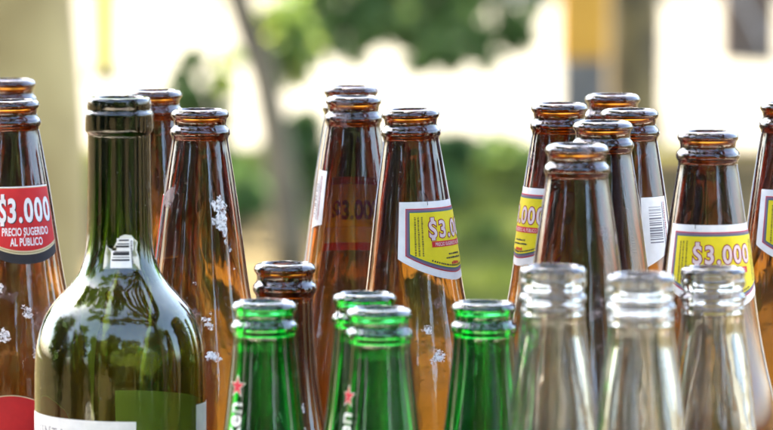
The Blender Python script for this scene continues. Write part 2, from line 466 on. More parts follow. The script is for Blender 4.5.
class Label:
    """one sheet wrapped on a bottle: printed layers, each a hair above the last"""
    def __init__(s, k, dz0, theta, rref=None, step=0.10, first=0.12):
        s.k, s.dz0, s.th, s.step, s.first = k, dz0, theta, step, first
        s.rref = rref or radius(k, dz0 + 14)
        s.mb = MB(); s.mats = []
    def mi(s, m):
        if m not in s.mats: s.mats.append(m)
        return s.mats.index(m)
    def map(s, u, v, lay):
        dz = s.dz0 - v
        r = radius(s.k, dz) + s.first + s.step * lay
        a = s.th + u / s.rref
        # theta 0 faces the camera (-Y), positive to the right (+X)
        return (r * math.sin(a) * .001, -r * math.cos(a) * .001, (s.k['H'] - dz) * .001)
    def sheet(s, m, u0, u1, top, bot, lay, nu=28, nv=8):
        us = np.linspace(u0, u1, nu + 1)
        vs, fs = [], []
        for u in us:
            a, b = top(u), bot(u)
            for j in range(nv + 1):
                vs.append(s.map(u, a + (b - a) * j / nv, lay))
        for i in range(nu):
            for j in range(nv):
                q = i * (nv + 1) + j
                fs.append((q, q + 1, q + nv + 2, q + nv + 1))
        s.mb.add(vs, fs, s.mi(m))
    def rect(s, m, u0, u1, v0, v1, lay, nu=None):
        s.sheet(m, u0, u1, lambda u: v1, lambda u: v0, lay, nu or max(1, int(abs(u1 - u0) / 1.2)), max(1, int(abs(v1 - v0) / 3)))
    def text(s, m, t, u, v, size, lay, bold=0.0, xs=1.0, space=1.0, rot=False):
        vs, fs = text2d(t, size, bold, xs, space)
        if rot: P = [s.map(u - y, v + x, lay) for x, y in vs]
        else: P = [s.map(u + x, v + y, lay) for x, y in vs]
        s.mb.add(P, fs, s.mi(m))
    def dollar(s, m, u, v, size, lay, bold, xs):
        s.text(m, "S", u, v, size, lay, bold=bold, xs=xs)
        h = size * 0.72; w = (0.075 * size + bold) * xs
        s.rect(m, u - w, u + w, v + h - 0.2, v + h + 0.11 * size + bold * 0.6, lay, 2)
        s.rect(m, u - w, u + w, v - 0.11 * size - bold * 0.6, v + 0.2, lay, 2)
    def poly(s, m, pts, lay):
        c = (sum(p[0] for p in pts) / len(pts), sum(p[1] for p in pts) / len(pts))
        P = [s.map(*c, lay)] + [s.map(*p, lay) for p in pts]
        n = len(pts)
        s.mb.add(P, [(0, 1 + i, 1 + (i + 1) % n) for i in range(n)], s.mi(m))
    def dashes(s, m, u0, u1, v, h, lay, vert=False, wmin=0.3, wmax=1.2):
        u = u0
        while u < u1:
            wd = random.uniform(wmin, wmax)
            e = min(u + wd, u1)
            hh = h * random.uniform(0.75, 1.0)
            if vert: s.rect(m, v, v + hh, u, e, lay, 1)
            else: s.rect(m, u, e, v, v + hh, lay)
            u = e + random.uniform(0.15, 0.3)
    def build(s, name, parent):
        return s.mb.build(name, s.mats, parent, smooth=True)

def price_label(parent, k, dz0, theta):
    l = Label(k, dz0, theta, rref=17.6)
    W = 25.5
    def shape(ins):
        def bot(u):
            q = min(abs(u) / (W - 0.0), 1.0)
            return -37.5 + 11.0 * q ** 1.7 + ins * 1.15
        return (-(W - ins), W - ins, (lambda u: -ins), bot)
    l.sheet(P_WHITE, *shape(0), 0, 40, 12)
    for m, ins, ly in ((P_RED, 3.1, 1), (P_MAUVE, 3.5, 2), (P_TEAL, 4.5, 3), (P_YELLOW, 5.0, 4)):
        l.sheet(m, *shape(ins), ly, 36, 10)
    for u in (-18.6, -17.2, -15.6, 15.0, 16.6, 18.0):
        l.dashes(P_OLIVE, -27.0 + abs(u) * 0.1, -7.0, u, 0.75, 5, vert=True)
    for m_, ly, bd in ((P_DKRED, 5, 0.74), (P_PINK, 6, 0.26)):
        l.dollar(m_, -10.6, -16.8, 11.0, ly, bd, 0.78)
        l.text(m_, "3.000", 2.9, -16.8, 11.0, ly, bold=bd, xs=0.78, space=1.14)
    l.rect(P_RED, -11.5, 11.5, -21.4, -18.7, 5)
    l.text(P_PINK, "PRECIO SUGERIDO AL PÚBLICO", 0, -20.9, 2.35, 6, bold=0.02, xs=0.60)
    l.dashes(P_INK, -3.6, 4.2, -25.4, 0.85, 5)
    l.dashes(P_INK, -5.2, 5.6, -27.2, 0.85, 5)
    l.dashes(P_RED, -2.4, 2.8, -30.0, 1.5, 5, wmin=0.7, wmax=0.9)
    u = -12.0
    while u < 12.0:
        v = shape(5.0)[3](u) + 0.7
        l.rect(P_INK, u, u + 0.6, v, v + 0.75, 5, 1); u += random.uniform(0.75, 1.1)
    l.rect(P_INK, -12.2, -11.9, -1.7, 0.0, 1, 1)
    return l.build("price_label", parent)

def red_price_label(parent, k, dz0, theta):
    l = Label(k, dz0, theta, rref=18.5)
    W = 15.6
    def shp(ins, drop=0.0):
        def bot(u):
            q = min(abs(u) / W, 1.0)
            return -31.6 - drop + 4.6 * q ** 2.1 + ins
        return (-(W - ins), W - ins, (lambda u: -ins), bot)
    l.sheet(P_INK, -W, W, lambda u: 0, shp(0, 5.5)[3], 0, 32, 12)
    l.sheet(P_WHITE, -W, W, lambda u: 0, lambda u: -29.0 + 4.6 * (abs(u) / W) ** 2.1, 1, 32, 10)
    l.sheet(P_CREAM, -W + .5, W - .5, lambda u: -0.5, shp(0, 1.0)[3], 2, 32, 10)
    l.sheet(P_OLIVE, -W + .5, W - .5, lambda u: -0.6, shp(0, 0.2)[3], 3, 32, 10)
    l.sheet(P_CREAM, -W + .5, W - .5, lambda u: -0.7, shp(0, -0.1)[3], 4, 32, 10)
    l.sheet(P_RED, -W + .6, W - .6, lambda u: -0.8, shp(0, -0.9)[3], 5, 32, 10)
    for m_, ly, du, dv in ((P_INK, 6, 0.45, -0.4), (P_WHITE, 7, 0.0, 0.0)):
        l.dollar(m_, -10.6 + du, -16.7 + dv, 15.6, ly, 0.5, 0.5)
        l.text(m_, "3.000", 2.7 + du, -16.7 + dv, 15.6, ly, bold=0.5, xs=0.56, space=1.16)
    l.text(P_WHITE, "PRECIO SUGERIDO", 0, -23.3, 5.2, 6, bold=0.14, xs=0.47, space=1.05)
    l.text(P_WHITE, "AL PÚBLICO", 0, -28.2, 5.2, 6, bold=0.14, xs=0.48, space=1.05)
    return l.build("price_label", parent)

def barcode_label(parent, k, dz0, theta, w=12.0, h=31.0, slant=9.0):
    l = Label(k, dz0, theta, rref=18.5)
    l.sheet(P_WHITE, -w, w, lambda u: 0, lambda u: -h + slant * (u + w) / (2 * w), 0, 14, 8)
    v = -4.5
    while v > -h + slant + 3:
        t = random.choice((0.25, 0.35, 0.6, 0.8))
        l.rect(P_GREY, -w * 0.55, w * 0.35, v - t, v, 1); v -= t + random.choice((0.3, 0.5, 0.8))
    for u in (0.45 * w, 0.62 * w):
        l.dashes(P_DKRED if u > 0.5 * w else P_GREY, -h + slant + 2, -2.5, u, 0.9, 1, vert=True, wmin=0.4, wmax=0.9)
    return l.build("barcode_label", parent)

def paper_and_glint_flecks(parent, k, spots):
    """white flecks, some torn label paper, others painting sky reflections: (u, dz, size), each a part of its own"""
    for u, dz, sz in spots:
        l = Label(k, 0, 0, rref=20.0, step=0.03, first=0.10)
        for q in range(16 if sz > 1.5 else 8):
            cu, cv = u + random.gauss(0, sz * 0.34), -dz + random.gauss(0, sz * 0.52)
            rad = sz * random.uniform(0.16, 0.55) * (1.0 if q else 1.3)
            m = 13
            ph = random.random() * 6
            pts = []
            for a in range(m):
                th = 2 * math.pi * a / m
                rr = rad * random.uniform(0.35, 1.25)
                pts.append((cu + rr * math.cos(th + ph), cv + rr * math.sin(th + ph) * 1.3))
            l.poly(P_FLECK, pts, q)
        l.build("paper_and_glint_fleck", parent)

def name_print(parent, k, theta, dz_star):
    """red star and the name running up the neck, printed on the glass"""
    l = Label(k, 0, theta, rref=15.8, first=0.06, step=0.06)
    def star(cu, cv, r):
        return [(cu + (r if i % 2 == 0 else r * 0.42) * math.sin(math.pi * i / 5), cv + (r if i % 2 == 0 else r * 0.42) * math.cos(math.pi * i / 5)) for i in range(10)]
    l.poly(P_BONE, star(0, -dz_star, 5.2), 0)
    l.poly(P_STAR, star(0, -dz_star, 4.1), 1)
    # the whole name runs down out of the frame; its last letters end just under the star
    vs, fs = text2d("Heineken", 11.4, 0.26, 0.92, 1.05)
    xm = max(x for x, y in vs)
    P = [l.map(3.2 - y, -dz_star - 6.6 + (x - xm), 0) for x, y in vs]
    l.mb.add(P, fs, l.mi(P_WHITE))
    return l.build("printed_name", parent)

# ------------------------------------------------------------------ the setting
M_EARTH = noisy("bare_earth", (0.034, 0.027, 0.013), (0.056, 0.044, 0.023), 0.9, 1.0, 0.4, spec=0.0)
M_GRASSB = noisy("lawn_base", (0.022, 0.029, 0.004), (0.050, 0.056, 0.009), 1.6, 1.0, 0.3, spec=0.0)
M_PAVE = noisy("worn_asphalt", (0.046, 0.041, 0.025), (0.062, 0.056, 0.036), 0.8, 0.85, 0.1)
M_TERR = noisy("terrace_concrete", (0.38, 0.34, 0.27), (0.50, 0.455, 0.37), 3.0, 0.85, 0.2)
M_WALL = noisy("white_render", (0.66, 0.64, 0.60), (0.78, 0.77, 0.74), 0.7, 0.8, 0.1)
M_WOOD = noisy("table_wood", (0.16, 0.095, 0.05), (0.30, 0.19, 0.11), 9, 0.55, 0.25, stretch=(0.15, 1, 1))
M_POST = noisy("tan_render", (0.15, 0.108, 0.036), (0.235, 0.18, 0.068), 3.5, 0.9, 0.2)
M_BARK = noisy("grey_bark", (0.045, 0.034, 0.017), (0.10, 0.078, 0.042), 14, 0.9, 0.8, stretch=(1, 1, 0.25))
M_BARKD = noisy("dark_bark", (0.03, 0.022, 0.010), (0.13, 0.088, 0.028), 7, 0.9, 0.8, stretch=(1, 1, 0.4))
M_YEL = noisy("yellow_paint", (0.30, 0.15, 0.012), (0.37, 0.19, 0.018), 6, 0.5)
M_YEL2 = noisy("lemon_paint", (0.36, 0.29, 0.025), (0.42, 0.34, 0.04), 6, 0.5)
M_GREYC = noisy("grey_concrete", (0.06, 0.056, 0.048), (0.10, 0.093, 0.08), 6, 0.9)
M_BROWN = noisy("brown_render", (0.052, 0.035, 0.023), (0.076, 0.054, 0.036), 4, 0.9)
M_PALE = noisy("pale_strip", (0.2, 0.18, 0.16), (0.26, 0.24, 0.21), 4, 0.7)
LEAF_A = leafmat("leaf_mid", (0.02, 0.05, 0.012), (0.05, 0.10, 0.025), (0.12, 0.17, 0.045))
LEAF_B = leafmat("leaf_bright", (0.07, 0.12, 0.02), (0.13, 0.19, 0.04), (0.24, 0.28, 0.07))
LEAF_C = leafmat("leaf_canopy", (0.03, 0.05, 0.014), (0.07, 0.10, 0.03), (0.13, 0.16, 0.05))
LEAF_D = leafmat("leaf_bough", (0.045, 0.08, 0.018), (0.08, 0.125, 0.028), (0.15, 0.19, 0.045))
LEAF_E = leafmat("leaf_young", (0.09, 0.13, 0.015), (0.16, 0.20, 0.03), (0.26, 0.28, 0.06))
M_BLADE = leafmat("grass_blade", (0.02, 0.032, 0.005), (0.045, 0.06, 0.010), (0.085, 0.09, 0.02))

def sheet(name, pts, z, m, kind='structure'):
    me = bpy.data.meshes.new(name)
    me.from_pydata([(x, y, z) for x, y in pts], [], [tuple(range(len(pts)))])
    me.update()
    if me.polygons[0].normal.z < 0: me.flip_normals()
    return tag(link_mesh(name, me, m), kind=kind)

sheet("ground", [(-900, -900), (900, -900), (900, 900), (-900, 900)], GZ, M_EARTH)
lawn_pts = [ground_at(*p) for p in ((322, 232), (345, 330), (560, 330), (625, 250), (640, 156))] + [(3.0, 33.2), (-4.5, 33.2), (-4.5, 29.5), ground_at(240, 205)]
sheet("lawn", lawn_pts, GZ + 0.004, M_GRASSB)
sheet("pavement", [(-40, 33.4), (40, 33.4), (40, 58.0), (-40, 58.0)], GZ + 0.008, M_PAVE)
t = MB(); t.box((0, 0.05, -1.425), (10.4, 7.1, 1.342)); tag(t.build("terrace", M_TERR), kind='structure')
TZ = -0.754

# table the bottles stand on
tb = empty("wooden_table", (0, 2.45, TZ))
tag(tb, "long plain wooden table carrying the crowd of empty bottles", "table")
m = MB()
for i in range(8): m.box((0, -0.52 + 0.149 * i, 0.734), (1.9, 0.146, 0.038))
m.build("tabletop", M_WOOD, tb, bevel=0.003)
for sx in (-0.85, 0.85):
    for sy in (-0.44, 0.44):
        m = MB(); m.box((sx, sy, 0.357), (0.07, 0.07, 0.714)); m.build("leg", M_WOOD, tb, bevel=0.004)

# ------------------------------------------------------------------ foliage
def foliage_mesh(name, clumps, n, leaf, aspect=1.9):
    """clumps: list of (centre, radii); leaves lie in the clumps' volume, thicker near the skin"""
    C = np.array([c for c, r in clumps]); RD = np.array([r for c, r in clumps])
    vol = np.prod(RD, axis=1); pick = rng.choice(len(C), n, p=vol / vol.sum())
    d = rng.normal(size=(n, 3)); d /= np.linalg.norm(d, axis=1)[:, None]
    rad = rng.random(n) ** 0.45 * (1 + 0.22 * rng.normal(size=n))
    P = C[pick] + d * RD[pick] * rad[:, None]
    a = rng.normal(size=(n, 3)); a[:, 2] -= 0.35; a /= np.linalg.norm(a, axis=1)[:, None]
    b = np.cross(a, rng.normal(size=(n, 3))); b /= np.linalg.norm(b, axis=1)[:, None]
    s = leaf * rng.uniform(0.6, 1.3, n)[:, None]
    V = np.stack([P - a * s * aspect / 2, P + b * s / 2, P + a * s * aspect / 2, P - b * s / 2], axis=1).reshape(-1, 3)
    F = np.arange(4 * n).reshape(n, 4)
    me = np_mesh(name, V, F)
    ct = rng.random(len(C))
    tint = np.clip(0.55 * ct[pick] + 0.45 * rng.random(n), 0, 1)
    at = me.attributes.new("tint", 'FLOAT', 'POINT')
    at.data.foreach_set("value", np.repeat(tint, 4).astype(np.float32))
    return me

def clumps_in(c, r, n, size, squash=0.8):
    out = []
    for _ in range(n):
        d = rng.normal(size=3); d /= np.linalg.norm(d)
        q = rng.random() ** 0.4
        s = size * rng.uniform(0.6, 1.35)
        out.append((np.array(c) + d * np.array(r) * q, np.array((s, s, s * squash))))
    return out

def tree(name, label, cat, base, trunk_pts, trunk_rad, limbs, clumps, n, leaf, bark, leafm, group=None):
    e = empty(name, base)
    tag(e, label, cat, group)
    b = Vector(base)
    m = MB(); m.tube(trunk_pts, trunk_rad, 14)
    for pts, rad in limbs: m.tube(pts, rad, 8)
    m.build("trunk", bark, e, smooth=True)
    if n:
        link_mesh("crown", foliage_mesh("crown", clumps, n, leaf), leafm, e)
    return e

# overhead shade tree whose canopy the bottles mirror
def wavy(p0, p1, n=6, amp=0.06):
    p0, p1 = Vector(p0), Vector(p1)
    return [p0.lerp(p1, i / n) + (Vector((random.gauss(0, amp), random.gauss(0, amp), random.gauss(0, amp))) if 0 < i < n else Vector()) for i in range(n + 1)]
cl = clumps_in((-3.4, 2.7, 4.1), (2.1, 2.0, 0.75), 58, 0.34) + clumps_in((-2.6, -0.4, 4.5), (3.0, 2.2, 0.8), 50, 0.34) + clumps_in((-2.9, 5.2, 4.3), (3.0, 1.9, 0.8), 46, 0.34)
limbs = []
for tgt in ((-4.6, 1.4, 4.0), (-4.4, 3.6, 4.3), (-2.6, 1.6, 4.4), (-5.0, 2.6, 4.5), (-3.4, 4.2, 4.0), (-2.0, 3.2, 3.9), (-4.6, 5.4, 4.3), (-2.4, 6.0, 4.3), (-4.2, -1.6, 4.4), (-2.0, -2.4, 4.6), (0.2, -1.8, 4.5)):
    limbs.append((wavy((0, 0, 2.9), tgt, 6, 0.14), [0.12, 0.10, 0.085, 0.07, 0.05, 0.035, 0.02]))
tree("shade_tree", "spreading leafy tree whose branches reach over the bottles", "tree", (2.4, 1.1, TZ),
     wavy((0, 0, 0), (0.0, 0, 3.1), 5, 0.05), [0.22, 0.18, 0.165, 0.155, 0.15, 0.14], limbs, cl, 15500, 0.10, M_BARK, LEAF_C)
# trees behind the photographer
def bushy(name, label, base, h, rad, n, leaf=0.16, trunk=0.16, leafm=None, lo=0.25, nc=46):
    cl = clumps_in((0, 0, h * (0.5 + lo / 2)), (rad, rad, h * (0.5 - lo / 2) * 0.95), nc, rad * 0.33)
    lim = [(wavy((0, 0, h * 0.35), (rad * 0.6 * math.cos(a), rad * 0.6 * math.sin(a), h * 0.72), 5, 0.1), [trunk * .6, trunk * .5, trunk * .4, trunk * .3, trunk * .2, trunk * .1]) for a in (0.3, 1.7, 2.9, 4.1, 5.3)]
    return tree(name, label, "tree", base, wavy((0, 0, 0), (0.1, 0.1, h * 0.75), 6, 0.05), [trunk, trunk * .85, trunk * .75, trunk * .65, trunk * .5, trunk * .35, trunk * .2], lim, cl, n, leaf, M_BARK, leafm or LEAF_C)
bushy("garden_tree", "tall dark tree far behind the photographer, on the left", (-2.6, -13.6, GZ), 11.0, 3.9, 16000, leaf=0.24, lo=0.1, nc=60)
bushy("garden_tree", "tall dark tree far behind the photographer, on the right", (4.8, -12.8, GZ), 10.5, 3.7, 15000, leaf=0.24, lo=0.1, nc=60)
bushy("garden_tree", "low dense tree straight behind the photographer, below the two tall ones", (0.8, -9.0, GZ), 5.6, 2.9, 14000, lo=0.0, nc=70)
bushy("garden_tree", "tall loose tree standing behind the photographer on the right", (8.6, -3.6, GZ), 8.0, 3.9, 15000, lo=0.02, nc=60)
bushy("garden_tree", "smaller leafy tree behind the photographer on the left", (-4.9, -6.2, GZ), 7.4, 2.3, 10000, lo=0.05)
bushy("garden_tree", "tall airy tree with thin foliage behind the photographer, farthest left", (-8.2, -2.6, GZ), 8.6, 2.5, 13000, lo=0.02, nc=80)
bushy("garden_tree", "wide tree far off to the left of the table", (-10.0, 3.0, GZ), 9.0, 3.6, 14000, lo=0.1, nc=60)

# ------------------------------------------------------------------ garden behind the bottles
x, y = -1.17, 15.0
pr = empty("tan_post", (x, y, GZ))
tag(pr, "thick smooth tan post at the left edge, behind the bottle with the red label", "post")
m = MB()
zs = np.linspace(0, 3.4, 18)
m.tube([(0.012 * math.sin(z * 2), 0, z) for z in zs], [0.335 + 0.012 * math.sin(z * 5 + 1) for z in zs], 40)
m.build("shaft", M_POST, pr, smooth=True)
m = MB(); m.box((0, 0, 3.46), (0.86, 0.86, 0.12)); m.build("cap", M_GREYC, pr, bevel=0.01)

# slim leaning tree with its bright leaves
bx, by = ground_at(292, 283)
tx = (239 - 386.5) / FPX * by
sl = tree("slim_tree", "slim young tree with a leaning grey trunk standing in bare earth", "tree", (bx, by, GZ),
          [(0, 0, 0), (-0.015, 0, 0.25), (-0.06, 0, 0.6), (-0.125, 0, 0.95), (tx - bx - 0.01, 0, 1.33), (tx - bx - 0.06, 0.02, 1.9), (tx - bx - 0.02, 0.05, 2.7)],
          [0.085, 0.072, 0.068, 0.065, 0.062, 0.045, 0.02],
          [([(tx - bx, 0, 1.5), (0.0, 0.1, 1.7), (0.15, 0.2, 1.42)], [0.018, 0.012, 0.005]), ([(tx - bx - .05, 0, 1.85), (-0.6, 0.1, 2.2)], [0.014, 0.006])],
          [(np.array(p), np.array(r)) for p, r in (((0.0, 0.3, 1.20), (0.10, 0.12, 0.14)), ((0.02, 0.3, 1.05), (0.07, 0.1, 0.10)), ((-0.1, 0.2, 2.0), (0.5, 0.4, 0.4)), ((-0.5, 0.2, 2.5), (0.5, 0.5, 0.5)), ((0.2, 0.2, 1.6), (0.25, 0.3, 0.2)), ((0.03, 0.25, 1.12), (0.13, 0.1, 0.10)), ((-0.02, 0.3, 0.98), (0.09, 0.1, 0.08)), ((-0.42, 0.4, 1.28), (0.12, 0.1, 0.05)), ((-0.30, 0.4, 1.0), (0.05, 0.1, 0.06)))],
     3800, 0.055, M_BARK, LEAF_B)

spr = []
for (px_, py_, D_, r_) in ((266, 48, 25.6, .075), (284, 62, 25.7, .085), (262, 74, 25.5, .05), (292, 28, 25.8, .09), (276, 84, 25.6, .06), (300, 80, 25.8, .06), (272, 20, 25.7, .08), (228, 84, 25.5, .045), (222, 60, 25.5, .03), (308, 50, 25.9, .07)):
    spr.append((np.array(px_point(px_, py_, D_)) - np.array((sl.location.x, sl.location.y, GZ)), np.array((r_, r_, r_))))
link_mesh("leaf_sprays", foliage_mesh("leaf_sprays", spr, 900, 0.042), LEAF_E, sl)

# dark roadside tree with low drooping boughs
bx, by = ground_at(634, 142)
def rel(px, py, D, base): return np.array(px_point(px, py, D)) - np.array(base)
base = (bx, by, GZ)
droop = []
for (px, py, D, r) in ((330, 20, 32.6, 0.17), (318, 50, 32.4, 0.11), (365, 25, 32.8, 0.19), (352, 52, 32.4, 0.10), (400, 8, 33.0, 0.2), (412, 40, 32.6, 0.18), (418, 62, 32.3, 0.085), (455, 25, 33.0, 0.21), (448, 55, 32.6, 0.10), (488, 35, 33.0, 0.19), (486, 62, 32.6, 0.085), (505, 8, 33.2, 0.14), (300, 5, 32.8, 0.13), (370, -30, 33.2, 0.3), (450, -35, 33.3, 0.35), (330, -35, 33, 0.25), (520, -60, 33.5, 0.3)):
    droop.append((rel(px, py, D, base), np.array((r, r, r * 0.9))))
crown_cl = []
for _ in range(60):
    d = rng.normal(size=3); d /= np.linalg.norm(d)
    crown_cl.append((np.array((-0.3, 0, 6.6)) + d * np.array((2.4, 2.2, 1.2)) * rng.random() ** 0.4, np.array((0.5, 0.5, 0.4))))
rag = []
for c, r in droop:                                       # break every bough into small ragged sprays
    for q in range(7):
        d = rng.normal(size=3); d /= np.linalg.norm(d)
        k_ = rng.uniform(0.3, 0.62)
        rag.append((c + d * r * rng.uniform(0.3, 1.25), r * k_))
rt = tree("roadside_tree", "dark trunked tree with drooping green boughs above the white pavement", "tree", base,
     [(0, 0, 0), (0.0, 0, 0.15), (0.01, 0, 0.8), (-0.02, 0, 1.8), (0.03, 0, 3.0), (0, 0, 6.6)], [0.20, 0.17, 0.165, 0.155, 0.13, 0.05],
     [([(0, 0, 2.2), (-0.8, -0.5, 2.3), tuple(rel(455, -30, 33.2, base)), tuple(rel(412, 25, 32.7, base))], [0.06, 0.045, 0.03, 0.01]),
      ([(0, 0, 2.6), (-1.2, -0.6, 2.5), tuple(rel(365, -30, 33, base)), tuple(rel(335, 20, 32.6, base))], [0.05, 0.04, 0.025, 0.01])],
     crown_cl, 16000, 0.085, M_BARKD, LEAF_A)
link_mesh("drooping_boughs", foliage_mesh("drooping_boughs", rag, 15000, 0.055), LEAF_D, rt)

tree("garden_tree", "large unseen tree added to shade the lawn behind the bottles", "tree", (-7.6, 33.0, GZ),  # stands out of view, put in to throw shade on the lawn
     [(0, 0, 0), (0.05, 0, 1.5), (0.1, 0, 3.2), (0.6, 0, 5.0)], [0.3, 0.25, 0.22, 0.12],
     [(wavy((0.1, 0, 3.1), (tx_, ty_, 5.6), 6, 0.15), [0.15, 0.12, 0.1, 0.08, 0.06, 0.04, 0.02]) for tx_, ty_ in ((7.5, -4.0), (7.8, 1.5), (4.0, -3.0), (4.2, 3.0), (1.0, -2.0))],
     clumps_in((4.4, -0.6, 5.8), (6.6, 3.3, 1.2), 105, 0.7), 10500, 0.2, M_BARK, LEAF_C)

# yellow topped post beside it
bx, by = ground_at(587, 114)
wd = 55 / FPX * by
yp = empty("banded_post", (bx, by, GZ))
tag(yp, "square grey post with an orange yellow upper part, beside the dark tree trunk", "post")
zb = px_point(587, 58, by).z - GZ
m = MB(); m.box((0, 0, zb / 2), (wd * 0.94, wd * 0.94, zb)); m.build("shaft", M_GREYC, yp, bevel=0.012)
m = MB(); m.box((0, 0, zb + 0.45), (wd, wd, 0.9)); m.build("yellow_band", M_YEL, yp, bevel=0.012)
m = MB(); m.box((0, 0, zb + 0.93), (wd * 0.94, wd * 0.94, 0.06)); m.build("cap", M_GREYC, yp, bevel=0.012)
# lemon marker post on the left
bx, by = ground_at(104, 82)
yp = empty("marker_post", (bx, by, GZ))
tag(yp, "lemon yellow post by the white pavement next to the tan post", "post")
m = MB(); m.tube([(0, 0, 0), (0, 0, 1.25)], [0.085, 0.085], 20); m.build("shaft", M_YEL2, yp, smooth=False)
m = MB(); m.tube([(0, 0, 0.0), (0, 0, 0.1)], [0.13, 0.11], 20); m.build("foot", M_BROWN, yp)
m = MB(); m.tube([(0, 0, 1.25), (0, 0, 1.31)], [0.092, 0.05], 20); m.build("cap", M_YEL2, yp)
# brown pier at the right
bx, by = ground_at(748, 60)
bp = empty("brown_pier", (bx, by, GZ))
tag(bp, "brown rendered gate pier with a pale diagonal strip at the upper right", "pier")
wd = 53 / FPX * by
m = MB(); m.box((0, 0, 0.85), (wd, wd, 1.7)); m.build("shaft", M_BROWN, bp, bevel=0.01)
from mathutils import Matrix
m = MB(); m.box((0.0, -wd / 2 - 0.006, 0.36), (0.035, 0.012, 0.50), rot=Matrix.Rotation(R(-28), 3, 'Y')); m.build("pale_strip", M_PALE, bp)
m = MB(); m.box((0, 0, 1.75), (wd * 1.2, wd * 1.2, 0.1)); m.build("cap", M_GREYC, bp, bevel=0.01)
# white garden wall far beyond the pavement
wl = empty("garden_wall", (0, 58.4, GZ))
tag(wl, "long white rendered wall along the far side of the pavement", "wall")
m = MB(); m.box((0, 0, 1.1), (70, 0.25, 2.2)); m.build("wall_face", M_WALL, wl)
m = MB(); m.box((0, 0, 2.24), (70, 0.36, 0.08)); m.build("coping", M_GREYC, wl)

where = ("leftmost", "second from the left", "third from the left", "middle", "third from the right", "second from the right", "rightmost")
for i_, wd_ in enumerate(where):
    o_ = bushy("background_tree", "tall tree in the row beyond the white wall, %s of the row" % wd_, (-33 + 11 * i_ + random.uniform(-1.5, 1.5), 63 + random.uniform(-1, 2), GZ), random.uniform(15, 18), random.uniform(5.0, 6.0), 6500, leaf=0.55, trunk=0.35, lo=0.08)
    o_['group'] = "row of trees beyond the white wall"

# low shrubs in the garden
def shrub(label, px, py, D, w_, h_, n, leaf, leafm, group="low shrubs behind the bottles"):
    gx = (px - 386.5) / FPX * D
    e = empty("shrub", (gx, D, GZ))
    tag(e, label, "shrub", group)
    m = MB()
    for a in range(7):
        th = a * 0.9 + random.random(); q = random.uniform(0.5, 0.9)
        m.tube([(0, 0, -0.01), (0.2 * w_ * math.cos(th) * q, 0.2 * w_ * math.sin(th), h_ * 0.5), (0.42 * w_ * math.cos(th) * q, 0.42 * w_ * math.sin(th), h_ * 0.85)], [0.008, 0.006, 0.002], 5)
    m.build("stems", M_BARK, e)
    cl = clumps_in((0, 0, h_ * 0.55), (w_ * 0.42, w_ * 0.42, h_ * 0.42), 16, w_ * 0.13)
    link_mesh("leaves", foliage_mesh("leaves", cl, n, leaf), leafm, e)
    return e
shrub("mid green shrub on the left, behind the bottle with white flecks", 204, 0, 30.5, 0.50, 0.92, 1500, 0.05, LEAF_D)
shrub("light green shrub close against the left of the slim leaning trunk", 240, 0, 27.0, 0.30, 0.46, 1200, 0.045, LEAF_A)
shrub("round green shrub right of the slim leaning trunk", 312, 0, 28.5, 0.36, 0.56, 1500, 0.05, LEAF_A)
shrub("small pale green shrub between the slim leaning trunk and the round shrub", 283, 0, 29.5, 0.24, 0.50, 700, 0.05, LEAF_B)
shrub("yellowish shrub growing left, in front of the white pavement", 158, 0, 32.6, 0.34, 0.50, 700, 0.05, LEAF_B)
shrub("wide dark green bush on the lawn, low in the gap between two price labels", 462, 0, 31.6, 0.62, 0.26, 1500, 0.05, LEAF_A)
shrub("feathery bright bush on the lawn, right in the gap between two price labels", 512, 0, 31.0, 0.5, 0.24, 1100, 0.05, LEAF_B)
shrub("small round bush on the lawn, left in the gap beside the tilting bottle", 446, 0, 29.2, 0.26, 0.18, 700, 0.045, LEAF_A)
shrub("tiny light bush on the lawn in the middle of the gap", 488, 0, 27.0, 0.20, 0.13, 600, 0.04, LEAF_D)

# grass blades on the lawn
n = 26000
lx0, lx1, ly0, ly1 = -1.2, 1.4, 22.6, 33.2
P = np.stack([rng.uniform(lx0, lx1, n), rng.uniform(ly0, ly1, n), np.full(n, GZ)], axis=1)
def inside(p, poly):
    c = np.zeros(len(p), bool); j = len(poly) - 1
    for i in range(len(poly)):
        xi, yi = poly[i]; xj, yj = poly[j]
        k = ((yi > p[:, 1]) != (yj > p[:, 1])) & (p[:, 0] < (xj - xi) * (p[:, 1] - yi) / (yj - yi + 1e-12) + xi)
        c ^= k; j = i
    return c
P = P[inside(P, lawn_pts)]; n = len(P)
hh = rng.uniform(0.03, 0.085, n); an = rng.uniform(0, 6.28, n); ln = rng.normal(0, 0.02, (n, 2))
wv = np.stack([np.cos(an), np.sin(an), np.zeros(n)], axis=1) * 0.006
tip = P + np.stack([ln[:, 0], ln[:, 1], hh], axis=1)
V = np.stack([P - wv, P + wv, tip], axis=1).reshape(-1, 3)
me = np_mesh("grass", V, np.arange(3 * n).reshape(n, 3))
at = me.attributes.new("tint", 'FLOAT', 'POINT')
patch = 0.5 + 0.5 * np.sin(P[:, 0] * 5.1 + 1) * np.sin(P[:, 1] * 1.3)
at.data.foreach_set("value", np.repeat(np.clip(0.6 * patch + 0.4 * rng.random(n), 0, 1), 3).astype(np.float32))
tag(link_mesh("grass", me, M_BLADE), "short patchy green grass growing on the lawn", "grass", kind='stuff')

# ------------------------------------------------------------------ bottles
GLASS = {'big': AMBER, 'small': AMBER_S, 'green': GREEN, 'clear': CLEAR, 'wine': OLIVE}
MESH = {}
for kn in KINDS:
    MESH[kn] = bottle_mesh(kn + "_bottle_glass", KINDS[kn])

